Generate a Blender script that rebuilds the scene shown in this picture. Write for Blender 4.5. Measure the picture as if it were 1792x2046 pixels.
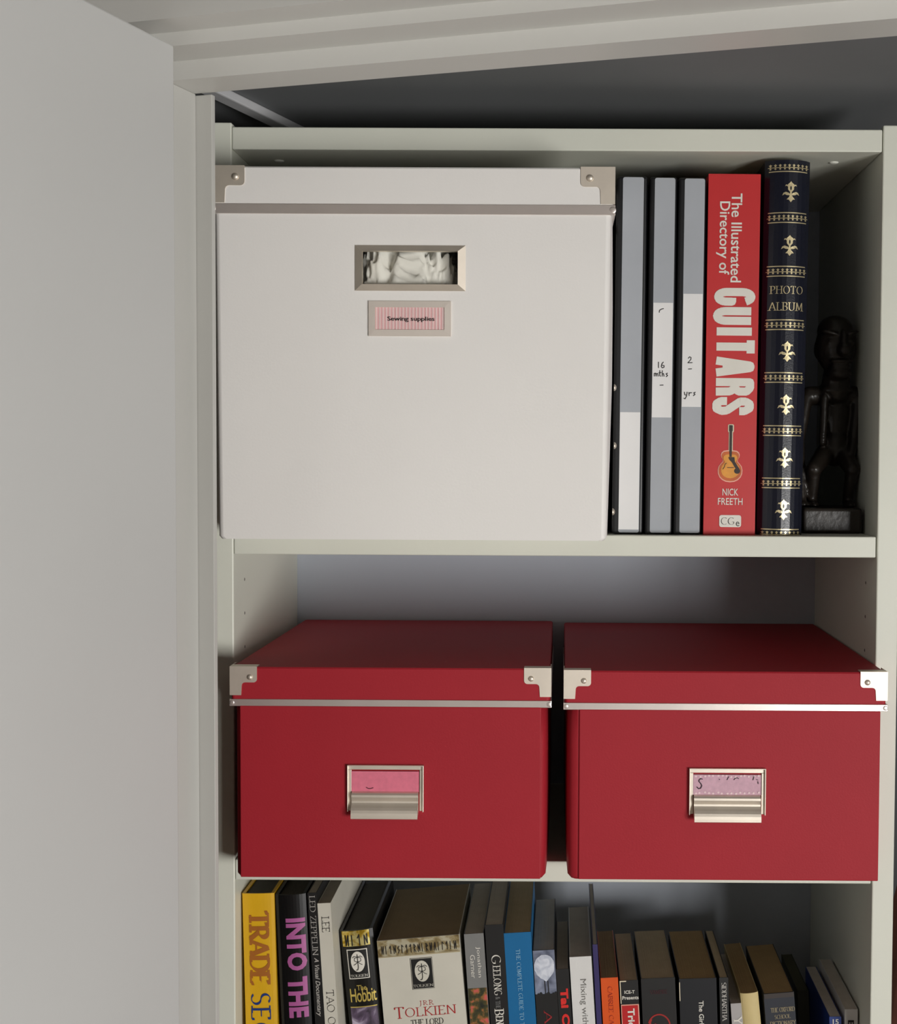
import bpy, bmesh, math, random
from mathutils import Matrix, Vector, noise
from mathutils.geometry import tessellate_polygon
S = 0.01           # everything below is written in centimetres
EYE = 1.62         # camera height above the floor (m); z = 0 cm below is eye height
rad = math.radians
for o in list(bpy.data.objects): bpy.data.objects.remove(o)
scn = bpy.context.scene
COL = scn.collection
random.seed(5)

# ---------------------------------------------------------------- camera
cd = bpy.data.cameras.new('camera'); cam = bpy.data.objects.new('camera', cd); COL.objects.link(cam)
cd.sensor_fit = 'HORIZONTAL'; cd.sensor_width = 36.0; cd.lens = 2720 / 1792 * 36
cd.shift_x = -0.11956; cd.clip_start = 0.02; cd.clip_end = 50
Rv = Vector((0.999977, 0.004218, 0.005269)); Uv = Vector((-0.005437, 0.040842, 0.999151)); Fv = Vector((-0.004, 0.999157, -0.040864))
M = Matrix.Identity(4)
for i in range(3):
    M[i][0] = Rv[i]; M[i][1] = Uv[i]; M[i][2] = -Fv[i]
M[0][3] = 0.28956; M[1][3] = -1.20; M[2][3] = EYE
cam.matrix_world = M
scn.camera = cam
# ---------------------------------------------------------------- world, light, exposure
w = bpy.data.worlds.new('world'); scn.world = w; w.use_nodes = True
w.node_tree.nodes['Background'].inputs[0].default_value = (0.80, 0.86, 1.0, 1)
w.node_tree.nodes['Background'].inputs[1].default_value = 0.15
vs = scn.view_settings
vs.view_transform = 'Standard'; vs.look = 'None'; vs.gamma = 1.0; vs.use_curve_mapping = False
vs.exposure = 0.0
TH = rad(16.7); CT, ST = math.cos(TH), math.sin(TH)     # the room stands 16.7 degrees off the bookcase
def uv(u, v, z):                                         # room frame (cm) to world (m)
    return Vector(((28.956 + u * CT + v * ST) * S, (-120 - u * ST + v * CT) * S, EYE + z * S))
WIN_U, WIN_V0, WIN_V1, WIN_Z0, WIN_Z1 = 150, -120, 15, -85, -12
ld = bpy.data.lights.new('window_daylight', 'AREA'); ld.shape = 'RECTANGLE'
ld.size = (WIN_V1 - WIN_V0) * S; ld.size_y = (WIN_Z1 - WIN_Z0) * S; ld.energy = 80; ld.color = (1.0, 0.985, 0.96)
lo = bpy.data.objects.new('window_daylight', ld); COL.objects.link(lo)
lm = Matrix((( -ST, 0, CT, 0), (-CT, 0, -ST, 0), (0, -1, 0, 0), (0, 0, 0, 1)))
# light shines along its local -Z, which must be the room's -u
lm = Matrix.Identity(4)
zc = Vector((CT, -ST, 0)); xc = Vector((ST, CT, 0)); yc = zc.cross(xc)
for i in range(3): lm[i][0] = xc[i]; lm[i][1] = yc[i]; lm[i][2] = zc[i]
lm.translation = uv(WIN_U + 4, (WIN_V0 + WIN_V1) / 2, (WIN_Z0 + WIN_Z1) / 2)
lo.matrix_world = lm

# ---------------------------------------------------------------- materials
def lin(c): return tuple(((x / 255) / 12.92 if x / 255 <= 0.04045 else ((x / 255 + 0.055) / 1.055) ** 2.4) for x in c)
MATS = {}
def mat(name, rgb, rough=0.5, metal=0.0, var=0.04, scale=30, bump=0.0, bscale=400, coat=0.0, spec=0.5):
    if name in MATS: return MATS[name]
    m = bpy.data.materials.new(name); m.use_nodes = True; nt = m.node_tree; N = nt.nodes; L = nt.links
    b = N['Principled BSDF']; b.inputs['Roughness'].default_value = rough; b.inputs['Metallic'].default_value = metal
    b.inputs['Specular IOR Level'].default_value = spec
    if coat: b.inputs['Coat Weight'].default_value = coat; b.inputs['Coat Roughness'].default_value = 0.12
    c = lin(rgb)
    tc = N.new('ShaderNodeTexCoord'); nz = N.new('ShaderNodeTexNoise'); nz.inputs['Scale'].default_value = scale; nz.inputs['Detail'].default_value = 4
    L.new(tc.outputs['Object'], nz.inputs['Vector'])
    r = N.new('ShaderNodeValToRGB'); r.color_ramp.elements[0].position = 0.3; r.color_ramp.elements[1].position = 0.7
    r.color_ramp.elements[0].color = (*[x * (1 - var) for x in c], 1); r.color_ramp.elements[1].color = (*[min(1, x * (1 + var)) for x in c], 1)
    L.new(nz.outputs['Fac'], r.inputs[0]); L.new(r.outputs[0], b.inputs['Base Color'])
    if bump:
        n2 = N.new('ShaderNodeTexNoise'); n2.inputs['Scale'].default_value = bscale; n2.inputs['Detail'].default_value = 3
        L.new(tc.outputs['Object'], n2.inputs['Vector'])
        bp = N.new('ShaderNodeBump'); bp.inputs['Strength'].default_value = bump; bp.inputs['Distance'].default_value = 0.0005
        L.new(n2.outputs['Fac'], bp.inputs['Height']); L.new(bp.outputs[0], b.inputs['Normal'])
    MATS[name] = m; return m
def ramp_mat(name, stops, scale=60, detail=5, rough=0.5, dist=1.0):          # printed picture: noise through a colour ramp
    if name in MATS: return MATS[name]
    m = bpy.data.materials.new(name); m.use_nodes = True; nt = m.node_tree; N = nt.nodes; L = nt.links
    b = N['Principled BSDF']; b.inputs['Roughness'].default_value = rough
    tc = N.new('ShaderNodeTexCoord'); nz = N.new('ShaderNodeTexNoise'); nz.inputs['Scale'].default_value = scale; nz.inputs['Detail'].default_value = detail
    nz.inputs['Distortion'].default_value = dist
    L.new(tc.outputs['Object'], nz.inputs['Vector'])
    r = N.new('ShaderNodeValToRGB'); e = r.color_ramp.elements
    while len(e) < len(stops): e.new(0.5)
    for q, (p, c) in zip(e, stops): q.position = p; q.color = (*lin(c), 1)
    L.new(nz.outputs['Fac'], r.inputs[0]); L.new(r.outputs[0], b.inputs['Base Color'])
    MATS[name] = m; return m
def pages_mat(name, rgb):                                                     # page edges: fine lines across the thickness
    if name in MATS: return MATS[name]
    m = mat(name, rgb, rough=0.9, var=0.05, scale=80); nt = m.node_tree; N = nt.nodes; L = nt.links; b = N['Principled BSDF']
    tc = N.new('ShaderNodeTexCoord'); mp = N.new('ShaderNodeMapping'); mp.inputs['Scale'].default_value = (1600, 3, 3)
    n2 = N.new('ShaderNodeTexNoise'); n2.inputs['Scale'].default_value = 1.0
    L.new(tc.outputs['Object'], mp.inputs[0]); L.new(mp.outputs[0], n2.inputs['Vector'])
    bp = N.new('ShaderNodeBump'); bp.inputs['Strength'].default_value = 0.5; bp.inputs['Distance'].default_value = 0.0005
    L.new(n2.outputs['Fac'], bp.inputs['Height']); L.new(bp.outputs[0], b.inputs['Normal'])
    return m

# ---------------------------------------------------------------- object helpers
def tag(o, label=None, cat=None, group=None, kind=None):
    if label: o['label'] = label
    if cat: o['category'] = cat
    if group: o['group'] = group
    if kind: o['kind'] = kind
    return o
def empty(name, x, y, z, rot=(0, 0, 0), parent=None):
    o = bpy.data.objects.new(name, None); COL.objects.link(o); o.empty_display_size = 0.02
    o.location = (x * S, y * S, (z * S + EYE) if parent is None else z * S); o.rotation_euler = rot
    if parent: o.parent = parent
    return o
def link(name, bm, mats, parent=None, smooth=False, room=False):
    me = bpy.data.meshes.new(name)
    for v in bm.verts: v.co *= S
    bmesh.ops.recalc_face_normals(bm, faces=bm.faces)
    bm.to_mesh(me); bm.free()
    if not isinstance(mats, (list, tuple)): mats = [mats]
    for m in mats: me.materials.append(m)
    if smooth:
        for p in me.polygons: p.use_smooth = True
    o = bpy.data.objects.new(name, me); COL.objects.link(o)
    if parent: o.parent = parent
    elif room:
        o.matrix_world = Matrix.Translation((0.28956, -1.2, EYE)) @ Matrix.Rotation(-TH, 4, 'Z')
    else: o.location.z = EYE
    return o
def box(bm, x0, x1, y0, y1, z0, z1, bev=0.0, seg=2, mi=0):
    vs_ = [bm.verts.new((x, y, z)) for x in (x0, x1) for y in (y0, y1) for z in (z0, z1)]
    F = [(0, 1, 3, 2), (4, 6, 7, 5), (0, 4, 5, 1), (2, 3, 7, 6), (0, 2, 6, 4), (1, 5, 7, 3)]
    fs = [bm.faces.new([vs_[i] for i in f]) for f in F]
    for f in fs: f.material_index = mi
    if bev:
        es = list({e for f in fs for e in f.edges})
        r = bmesh.ops.bevel(bm, geom=es, offset=bev, segments=seg, affect='EDGES', profile=0.5)
        for f in r['faces']: f.material_index = mi
    return fs
def prism(bm, pts, axis, lo_, hi, mi=0, smooth=False):          # extrude a closed outline; axis 'x','y','z' is the extrusion axis
    def P(a, b, c): return {'x': (c, a, b), 'y': (a, c, b), 'z': (a, b, c)}[axis]
    A = [bm.verts.new(P(a, b, lo_)) for a, b in pts]; B = [bm.verts.new(P(a, b, hi)) for a, b in pts]
    n = len(pts); fs = []
    for i in range(n): fs.append(bm.faces.new((A[i], A[(i + 1) % n], B[(i + 1) % n], B[i])))
    tri = tessellate_polygon([[Vector((a, b, 0)) for a, b in pts]])
    for t in tri:
        fs.append(bm.faces.new([A[i] for i in t])); fs.append(bm.faces.new([B[i] for i in reversed(t)]))
    for f in fs: f.material_index = mi
    return fs
def rounded(x0, x1, y0, y1, r, n=4):
    out = []
    for cx, cy, a0 in ((x1 - r, y1 - r, 0), (x0 + r, y1 - r, 90), (x0 + r, y0 + r, 180), (x1 - r, y0 + r, 270)):
        for i in range(n + 1):
            a = rad(a0 + 90 * i / n); out.append((cx + r * math.cos(a), cy + r * math.sin(a)))
    return out
def dome(bm, cx, cy, cz, r, hgt, axis=(0, -1, 0), mi=0, seg=14, rings=4):
    ax = Vector(axis); t = ax.orthogonal().normalized(); b2 = ax.cross(t)
    prev = None; c = Vector((cx, cy, cz)); top = bm.verts.new(c + ax * hgt)
    for k in range(rings + 1):
        a = math.pi / 2 * (1 - k / rings)
        if k == 0: continue
        rr = r * math.cos(a); hh = hgt * math.sin(a)
        ring = [bm.verts.new(c + ax * hh + t * rr * math.cos(2 * math.pi * i / seg) + b2 * rr * math.sin(2 * math.pi * i / seg)) for i in range(seg)]
        for i in range(seg):
            f = bm.faces.new((top, ring[i], ring[(i + 1) % seg])) if prev is None else bm.faces.new((prev[i], ring[i], ring[(i + 1) % seg], prev[(i + 1) % seg]))
            f.material_index = mi; f.smooth = True
        prev = ring

# ---------------------------------------------------------------- printed matter (flat lettering and marks)
FC = {}
def bfont(s, bold=0.0, shear=0.0, space=1.0):
    k = (s, bold, shear, space)
    if k not in FC:
        c = bpy.data.curves.new('t', 'FONT'); c.body = s; c.offset = bold; c.shear = shear; c.space_character = space
        c.dimensions = '2D'; c.fill_mode = 'FRONT'; c.resolution_u = 3
        o = bpy.data.objects.new('t', c); COL.objects.link(o)
        me = bpy.data.meshes.new_from_object(o)
        v = [(p.co.x, p.co.y) for p in me.vertices]; f = [tuple(q.vertices) for q in me.polygons]
        bpy.data.objects.remove(o); bpy.data.curves.remove(c); bpy.data.meshes.remove(me)
        x0 = min(p[0] for p in v); x1 = max(p[0] for p in v); y0 = min(p[1] for p in v); y1 = max(p[1] for p in v)
        FC[k] = ([((x - x0) / (x1 - x0), (y - y0) / (y1 - y0)) for x, y in v], f)
    return FC[k]
def arc(cx, cy, rx, ry, a0, a1, n=10): return [(cx + rx * math.cos(rad(a0 + (a1 - a0) * i / n)), cy + ry * math.sin(rad(a0 + (a1 - a0) * i / n))) for i in range(n + 1)]
# pen-drawn capitals: width, strokes, ends that carry a serif (x, y)
G = {
 'A': (.72, [[(.02, 0), (.36, 1)], [(.36, 1), (.70, 0)], [(.14, .33), (.58, .33)]], [(.02, 0), (.70, 0)]),
 'B': (.6, [[(.1, 0), (.1, 1)], [(.1, 1), (.28, 1)] + arc(.28, .76, .24, .24, 90, -90) + [(.1, .52)], [(.1, .52), (.3, .52)] + arc(.3, .26, .27, .26, 90, -90) + [(.1, 0)]], [(.1, 0), (.1, 1)]),
 'C': (.7, [arc(.4, .5, .36, .5, 50, 310, 16)], []),
 'D': (.76, [[(.1, 0), (.1, 1)], [(.1, 1), (.3, 1)] + arc(.3, .5, .42, .5, 90, -90, 14) + [(.1, 0)]], [(.1, 0), (.1, 1)]),
 'E': (.56, [[(.1, 0), (.1, 1)], [(.1, 1), (.52, 1), (.52, .86)], [(.1, .52), (.42, .52)], [(.1, 0), (.54, 0), (.54, .14)]], [(.1, 0), (.1, 1)]),
 'F': (.54, [[(.1, 0), (.1, 1)], [(.1, 1), (.52, 1), (.52, .84)], [(.1, .52), (.4, .52)]], [(.1, 0), (.1, 1)]),
 'G': (.78, [arc(.4, .5, .36, .5, 50, 320, 16) + [(.68, .4)], [(.46, .4), (.7, .4)]], []),
 'H': (.76, [[(.1, 0), (.1, 1)], [(.66, 0), (.66, 1)], [(.1, .52), (.66, .52)]], [(.1, 0), (.1, 1), (.66, 0), (.66, 1)]),
 'I': (.22, [[(.11, 0), (.11, 1)]], [(.11, 0), (.11, 1)]),
 'J': (.3, [[(.2, 1), (.2, 0), (.1, -.2), (0, -.2)]], [(.2, 1)]),
 'K': (.7, [[(.1, 0), (.1, 1)], [(.58, 1), (.12, .48)], [(.22, .56), (.66, 0)]], [(.1, 0), (.1, 1), (.58, 1), (.66, 0)]),
 'L': (.54, [[(.1, 1), (.1, 0)], [(.1, 0), (.52, 0), (.52, .16)]], [(.1, 1), (.1, 0)]),
 'M': (.9, [[(.1, 0), (.14, 1)], [(.14, 1), (.45, .1)], [(.45, .1), (.76, 1)], [(.76, 1), (.8, 0)]], [(.1, 0), (.8, 0)]),
 'N': (.78, [[(.1, 0), (.1, 1)], [(.1, 1), (.68, 0)], [(.68, 0), (.68, 1)]], [(.1, 0), (.68, 1)]),
 'O': (.8, [arc(.4, .5, .36, .5, 0, 360, 22)], []),
 'P': (.56, [[(.1, 0), (.1, 1)], [(.1, 1), (.28, 1)] + arc(.28, .74, .25, .26, 90, -90) + [(.1, .48)]], [(.1, 0), (.1, 1)]),
 'R': (.66, [[(.1, 0), (.1, 1)], [(.1, 1), (.28, 1)] + arc(.28, .74, .25, .26, 90, -90) + [(.1, .48)], [(.28, .48), (.64, 0)]], [(.1, 0), (.1, 1), (.64, 0)]),
 'S': (.56, [arc(.28, .76, .2, .24, 40, 250, 10) + arc(.28, .26, .23, .26, 70, -145, 12)], []),
 'T': (.66, [[(.33, 0), (.33, 1)], [(.04, .84), (.04, 1), (.62, 1), (.62, .84)]], [(.33, 0)]),
 'U': (.76, [[(.1, 1), (.1, .3)] + arc(.38, .3, .28, .3, 180, 360, 10) + [(.66, 1)]], [(.1, 1), (.66, 1)]),
 'V': (.72, [[(.02, 1), (.36, 0)], [(.36, 0), (.70, 1)]], [(.02, 1), (.70, 1)]),
 'W': (1.0, [[(.02, 1), (.27, 0)], [(.27, 0), (.5, 1)], [(.5, 1), (.73, 0)], [(.73, 0), (.98, 1)]], [(.02, 1), (.98, 1)]),
 'X': (.7, [[(.04, 1), (.66, 0)], [(.62, 1), (.06, 0)]], [(.04, 1), (.66, 0), (.62, 1), (.06, 0)]),
 'Y': (.68, [[(.02, 1), (.34, .48)], [(.66, 1), (.34, .48), (.34, 0)]], [(.02, 1), (.66, 1), (.34, 0)]),
 'Z': (.64, [[(.06, .84), (.06, 1), (.58, 1)], [(.58, 1), (.06, 0)], [(.06, 0), (.6, 0), (.6, .16)]], []),
 '&': (.7, [[(.66, .5), (.4, .05), (.2, 0), (.06, .2), (.14, .42), (.42, .7), (.4, .92), (.28, 1), (.16, .86), (.2, .64), (.66, 0)]], []),
 '-': (.36, [[(.04, .42), (.32, .42)]], []), ' ': (.34, [], []),
}
class Deco:
    """flat print collected in spine coordinates: a across (cm), s down from the top (cm)."""
    def __init__(self, fn): self.fn = fn; self.bm = {}; self.order = []; self.k = 0
    def _b(self, m):
        if m not in self.bm: self.bm[m] = ([], []); self.order.append(m)
        return self.bm[m]
    def add(self, m, pts, faces, layer):
        V, F = self._b(m); n = len(V); self.k = (self.k + 1) % 42; V.extend([(a, s, layer * 2 + self.k * .045) for a, s in pts]); F.extend([tuple(i + n for i in f) for f in faces])
    def poly(self, m, pts, layer=1):
        t = tessellate_polygon([[Vector((a, s, 0)) for a, s in pts]]); self.add(m, pts, [tuple(q) for q in t], layer)
    def rect(self, m, a0, a1, s0, s1, layer=1, r=0, n=8):
        if r: return self.poly(m, rounded(a0, a1, s0, s1, r), layer)
        pts = []; fs = []
        for i in range(n + 1):
            a = a0 + (a1 - a0) * i / n; pts += [(a, s0), (a, s1)]
        for i in range(n): fs.append((2 * i, 2 * i + 1, 2 * i + 3, 2 * i + 2))
        self.add(m, pts, fs, layer)
    def frame(self, m, a0, a1, s0, s1, w_, layer=1):
        for q in ((a0, a1, s0, s0 + w_), (a0, a1, s1 - w_, s1), (a0, a0 + w_, s0, s1), (a1 - w_, a1, s0, s1)): self.rect(m, *q, layer=layer, n=4)
    def disc(self, m, a, s, ra, rs, layer=1, n=20): self.poly(m, [(a + ra * math.cos(2 * math.pi * i / n), s + rs * math.sin(2 * math.pi * i / n)) for i in range(n)], layer)
    def stroke(self, m, pts, w_, layer=1):
        for (x0, y0), (x1, y1) in zip(pts, pts[1:]):
            d = math.hypot(x1 - x0, y1 - y0) or 1; nx, ny = -(y1 - y0) / d * w_ / 2, (x1 - x0) / d * w_ / 2
            self.add(m, [(x0 + nx, y0 + ny), (x0 - nx, y0 - ny), (x1 - nx, y1 - ny), (x1 + nx, y1 + ny)], [(0, 1, 2, 3)], layer)
        for x, y in pts[:1] + pts[1:]:
            self.add(m, [(x + w_ / 2 * math.cos(i * math.pi / 4), y + w_ / 2 * math.sin(i * math.pi / 4)) for i in range(8)], [tuple(range(8))], layer)
    def _map(self, rect, vert):
        a0, a1, s0, s1 = rect
        if vert: return lambda x, y: (a0 + y * (a1 - a0), s0 + x * (s1 - s0))          # reads downwards
        return lambda x, y: (a0 + x * (a1 - a0), s1 - y * (s1 - s0))
    def text(self, m, s, a0, a1, s0, s1, vert=True, bold=0.0, shear=0.0, space=1.0, layer=1):
        v, f = bfont(s, bold, shear, space); g = self._map((a0, a1, s0, s1), vert)
        self.add(m, [g(x, y) for x, y in v], f, layer)
    def pen(self, m, s, a0, a1, s0, s1, vert=True, nib=.14, phi=14, thin=.035, serif=.13, gap=.08, layer=1, mono=0):
        tot = sum(G[c][0] + gap for c in s) - gap; g = self._map((a0, a1, s0, s1), vert)
        asp = (abs(s1 - s0) if vert else abs(a1 - a0)) / tot; hgt = abs(a1 - a0) if vert else abs(s1 - s0)
        k = hgt / asp          # horizontal squeeze, keeps strokes even
        x = 0
        def q(P, F): self.add(m, [g(px_ / tot, py_) for px_, py_ in P], F, layer)
        nx, ny = nib / 2 * math.cos(rad(phi)) * k, nib / 2 * math.sin(rad(phi))
        for c in s:
            W_, st, se = G[c]
            for pl in st:
                P = [(x + a, b) for a, b in pl]
                for (x0, y0), (x1, y1) in zip(P, P[1:]):
                    if mono:
                        dx, dy = (x1 - x0) / k, y1 - y0; d = math.hypot(dx, dy) or 1; ax, ay = -dy / d * mono / 2 * k, dx / d * mono / 2
                        q([(x0 + ax, y0 + ay), (x0 - ax, y0 - ay), (x1 - ax, y1 - ay), (x1 + ax, y1 + ay)], [(0, 1, 2, 3)])
                    else:
                        q([(x0 - nx, y0 - ny), (x0 + nx, y0 + ny), (x1 + nx, y1 + ny), (x1 - nx, y1 - ny)], [(0, 1, 2, 3)])
                        dx, dy = (x1 - x0) / k, y1 - y0; d = math.hypot(dx, dy) or 1; ax, ay = -dy / d * thin / 2 * k, dx / d * thin / 2
                        q([(x0 + ax, y0 + ay), (x0 - ax, y0 - ay), (x1 - ax, y1 - ay), (x1 + ax, y1 + ay)], [(0, 1, 2, 3)])
                if mono:
                    for x0, y0 in P[1:-1]:
                        q([(x0 + mono / 2 * k * math.cos(i * math.pi / 4), y0 + mono / 2 * math.sin(i * math.pi / 4)) for i in range(8)], [tuple(range(8))])
            if serif and not mono:
                for sx, sy in se:
                    sy = min(max(sy, thin * .5), 1 - thin * .5)
                    q([(x + sx - serif * k - nx, sy - thin * .7), (x + sx + serif * k + nx, sy - thin * .7), (x + sx + serif * k + nx, sy + thin * .7), (x + sx - serif * k - nx, sy + thin * .7)], [(0, 1, 2, 3)])
            x += W_ + gap
    def build(self, name, parent, cuts=None):
        bm = bmesh.new()
        for i, m in enumerate(self.order):
            V, F = self.bm[m]; vv = [bm.verts.new((a, s, l)) for a, s, l in V]
            for f in F:
                if len(set(f)) > 2:
                    try: bm.faces.new([vv[j] for j in f]).material_index = i
                    except ValueError: pass
        if cuts:
            for c in cuts: bmesh.ops.bisect_plane(bm, geom=bm.verts[:] + bm.edges[:] + bm.faces[:], plane_co=(c, 0, 0), plane_no=(1, 0, 0))
        for v in bm.verts: v.co = Vector(self.fn(v.co.x, v.co.y, v.co.z))
        me = bpy.data.meshes.new(name)
        for v in bm.verts: v.co *= S
        for f in bm.faces:
            f.normal_update()
            if f.normal.y > 0: f.normal_flip()
        bm.to_mesh(me); bm.free()
        for m in self.order: me.materials.append(m)
        o = bpy.data.objects.new(name, me); COL.objects.link(o); o.parent = parent
        return o

# ================================================================ THE ROOM
WALLP = mat('wall_paint', (118, 112, 105), 0.65, var=0.02, scale=6, bump=0.15, bscale=300)
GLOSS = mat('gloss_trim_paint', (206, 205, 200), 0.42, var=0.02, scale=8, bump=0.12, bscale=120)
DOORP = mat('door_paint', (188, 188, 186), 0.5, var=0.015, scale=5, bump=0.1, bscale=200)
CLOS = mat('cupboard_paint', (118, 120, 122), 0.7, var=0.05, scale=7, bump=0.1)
FLOORM = mat('floor_carpet', (120, 106, 92), 0.95, var=0.15, scale=90, bump=0.4)
RU0, RU1, RV0, RFL, RCE = -150, WIN_U, -200, -EYE * 100, 80
def room(name, f, m):
    bm = bmesh.new(); f(bm); return tag(link(name, bm, m, room=True), kind='structure')
room('floor', lambda b: box(b, RU0 - 10, RU1 + 10, RV0 - 10, 175, RFL - 5, RFL), FLOORM)
room('ceiling', lambda b: box(b, RU0 - 10, RU1 + 10, RV0 - 10, 175, RCE, RCE + 5), mat('room_ceiling', (112, 106, 100), .8))
room('wall_rear', lambda b: box(b, RU0, RU1, RV0 - 8, RV0, RFL, RCE), WALLP)
room('wall_left', lambda b: box(b, RU0 - 8, RU0, RV0 - 8, 175, RFL, RCE), WALLP)
def wr(b):
    box(b, RU1, RU1 + 8, RV0 - 8, WIN_V0, RFL, RCE); box(b, RU1, RU1 + 8, WIN_V1, 175, RFL, RCE)
    box(b, RU1, RU1 + 8, WIN_V0, WIN_V1, RFL, WIN_Z0); box(b, RU1, RU1 + 8, WIN_V0, WIN_V1, WIN_Z1, RCE)
room('wall_right', wr, WALLP)
def winf(b):
    for q in ((WIN_V0, WIN_V0 + 5, WIN_Z0, WIN_Z1), (WIN_V1 - 5, WIN_V1, WIN_Z0, WIN_Z1), (WIN_V0 + 5, WIN_V1 - 5, WIN_Z0, WIN_Z0 + 5), (WIN_V0 + 5, WIN_V1 - 5, WIN_Z1 - 5, WIN_Z1), (-54, -50, WIN_Z0 + 5, WIN_Z1 - 5)):
        box(b, RU1 - 1, RU1 + 3, *q)
room('window_1', winf, GLOSS)
def wf(b):
    box(b, RU0, -70, 84.5, 92, RFL, RCE); box(b, 62, RU1, 84.5, 92, RFL, RCE); box(b, -70, 62, 84.5, 92, 38, RCE)
room('wall_front', wf, WALLP)
# stepped head of the cupboard doorway and its left jamb
def head(b):
    prism(b, [(81.2, 38), (81.2, 29.3), (83.9, 29.3), (83.9, 28.35), (87.2, 28.35), (87.2, 27.0), (90.8, 27.0), (90.8, 38)], 'x', -70, 62)
o = room('trim_1', head, GLOSS); o['label'] = 'stepped off-white painted head frame above the cupboard opening'
def jamb(b):
    box(b, -70, -56.05, 84, 90.9, RFL, 27.0, bev=0.08); box(b, -70, -54.72, 90.92, 91.4, RFL, 26.9, bev=0.05)
o = room('trim_2', jamb, mat('jamb_paint', (186, 185, 180), 0.5, var=.02, scale=8, bump=.1, bscale=120)); o['label'] = 'left jamb of the cupboard opening, off-white paint'
room('trim_3', lambda b: (box(b, 58, 64, 81.2, 90.9, RFL, 27)), GLOSS)['label'] = 'right jamb of the cupboard opening'
# the cupboard behind the opening
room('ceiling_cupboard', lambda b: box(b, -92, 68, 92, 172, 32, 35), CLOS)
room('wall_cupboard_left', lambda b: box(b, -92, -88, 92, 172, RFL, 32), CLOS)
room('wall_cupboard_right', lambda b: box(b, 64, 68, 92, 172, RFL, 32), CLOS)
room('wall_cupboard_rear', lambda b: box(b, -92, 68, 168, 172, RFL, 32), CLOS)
o = room('trim_4', lambda b: box(b, -64.3, -62.7, 92, 150, 31.2, 32, bev=0.15), mat('batten_paint', (196, 196, 198), 0.6)); o['label'] = 'pale batten running back along the cupboard ceiling'
# open door leaf on the left
def leaf(b): box(b, -56.0, -52.8, 18, 82.9, RFL + 1, 28.02, bev=0.12)
room('door_1', leaf, DOORP)['label'] = 'open plain off-white cupboard door at the left edge'

# ================================================================ THE BOOKCASE
SH = mat('shelf_paint', (220, 221, 208), 0.45, var=0.02, scale=10, bump=0.12, bscale=150)
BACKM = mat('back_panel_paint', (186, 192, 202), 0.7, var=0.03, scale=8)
W, DB, ZT, Z2, Z3, Z4 = 56.82, 29.2, 26.66, -6.95, -36.1, -65.5
bc = tag(empty('bookcase', W / 2, 0, RFL), 'off-white painted bookcase with red storage boxes on its middle shelf', 'bookcase')
OX, OZ = -W / 2, -RFL
def part(name, f, m, parent=bc, ox=OX, oz=OZ):
    bm = bmesh.new(); f(bm); bmesh.ops.translate(bm, verts=bm.verts, vec=(ox, 0, oz)); return link(name, bm, m, parent)
part('side_panel', lambda b: box(b, -1.95, 0, 0, DB, RFL, 28.98, bev=0.12), SH)
part('side_panel', lambda b: box(b, W + .02, W + 1.95, 0, DB, RFL, 28.98, bev=0.12), SH)
part('top_panel', lambda b: box(b, .02, W - .05, .02, DB, ZT, 28.6, bev=0.1), SH)
for z in (Z2, Z3, Z4, -94, -124): part('shelf', lambda b: box(b, .03, W - .08, .03, DB, z - 1.85, z, bev=0.1), SH)
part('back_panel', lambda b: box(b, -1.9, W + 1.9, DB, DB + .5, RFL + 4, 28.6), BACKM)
part('kick_board', lambda b: box(b, .02, W - .05, 2, 3.8, RFL, RFL + 8), SH)
PEG = mat('peg_hole_dark', (105, 100, 95), 0.8)
for z in (-11.4, -14.5, -17.6):
    for x, q in ((0.0, 1), (W, -1)): part('peg_hole', lambda b: dome(b, x, 4.2, z, .16, .03, (q, 0, 0), seg=10, rings=2), PEG)
CAPM = mat('screw_cap_plastic', (235, 235, 225), 0.4)
for x, y in ((3.2, 4.6), (53.4, 4.3)): part('screw_cap', lambda b: dome(b, x, y, ZT, .45, .14, (0, 0, -1)), CAPM)

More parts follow.
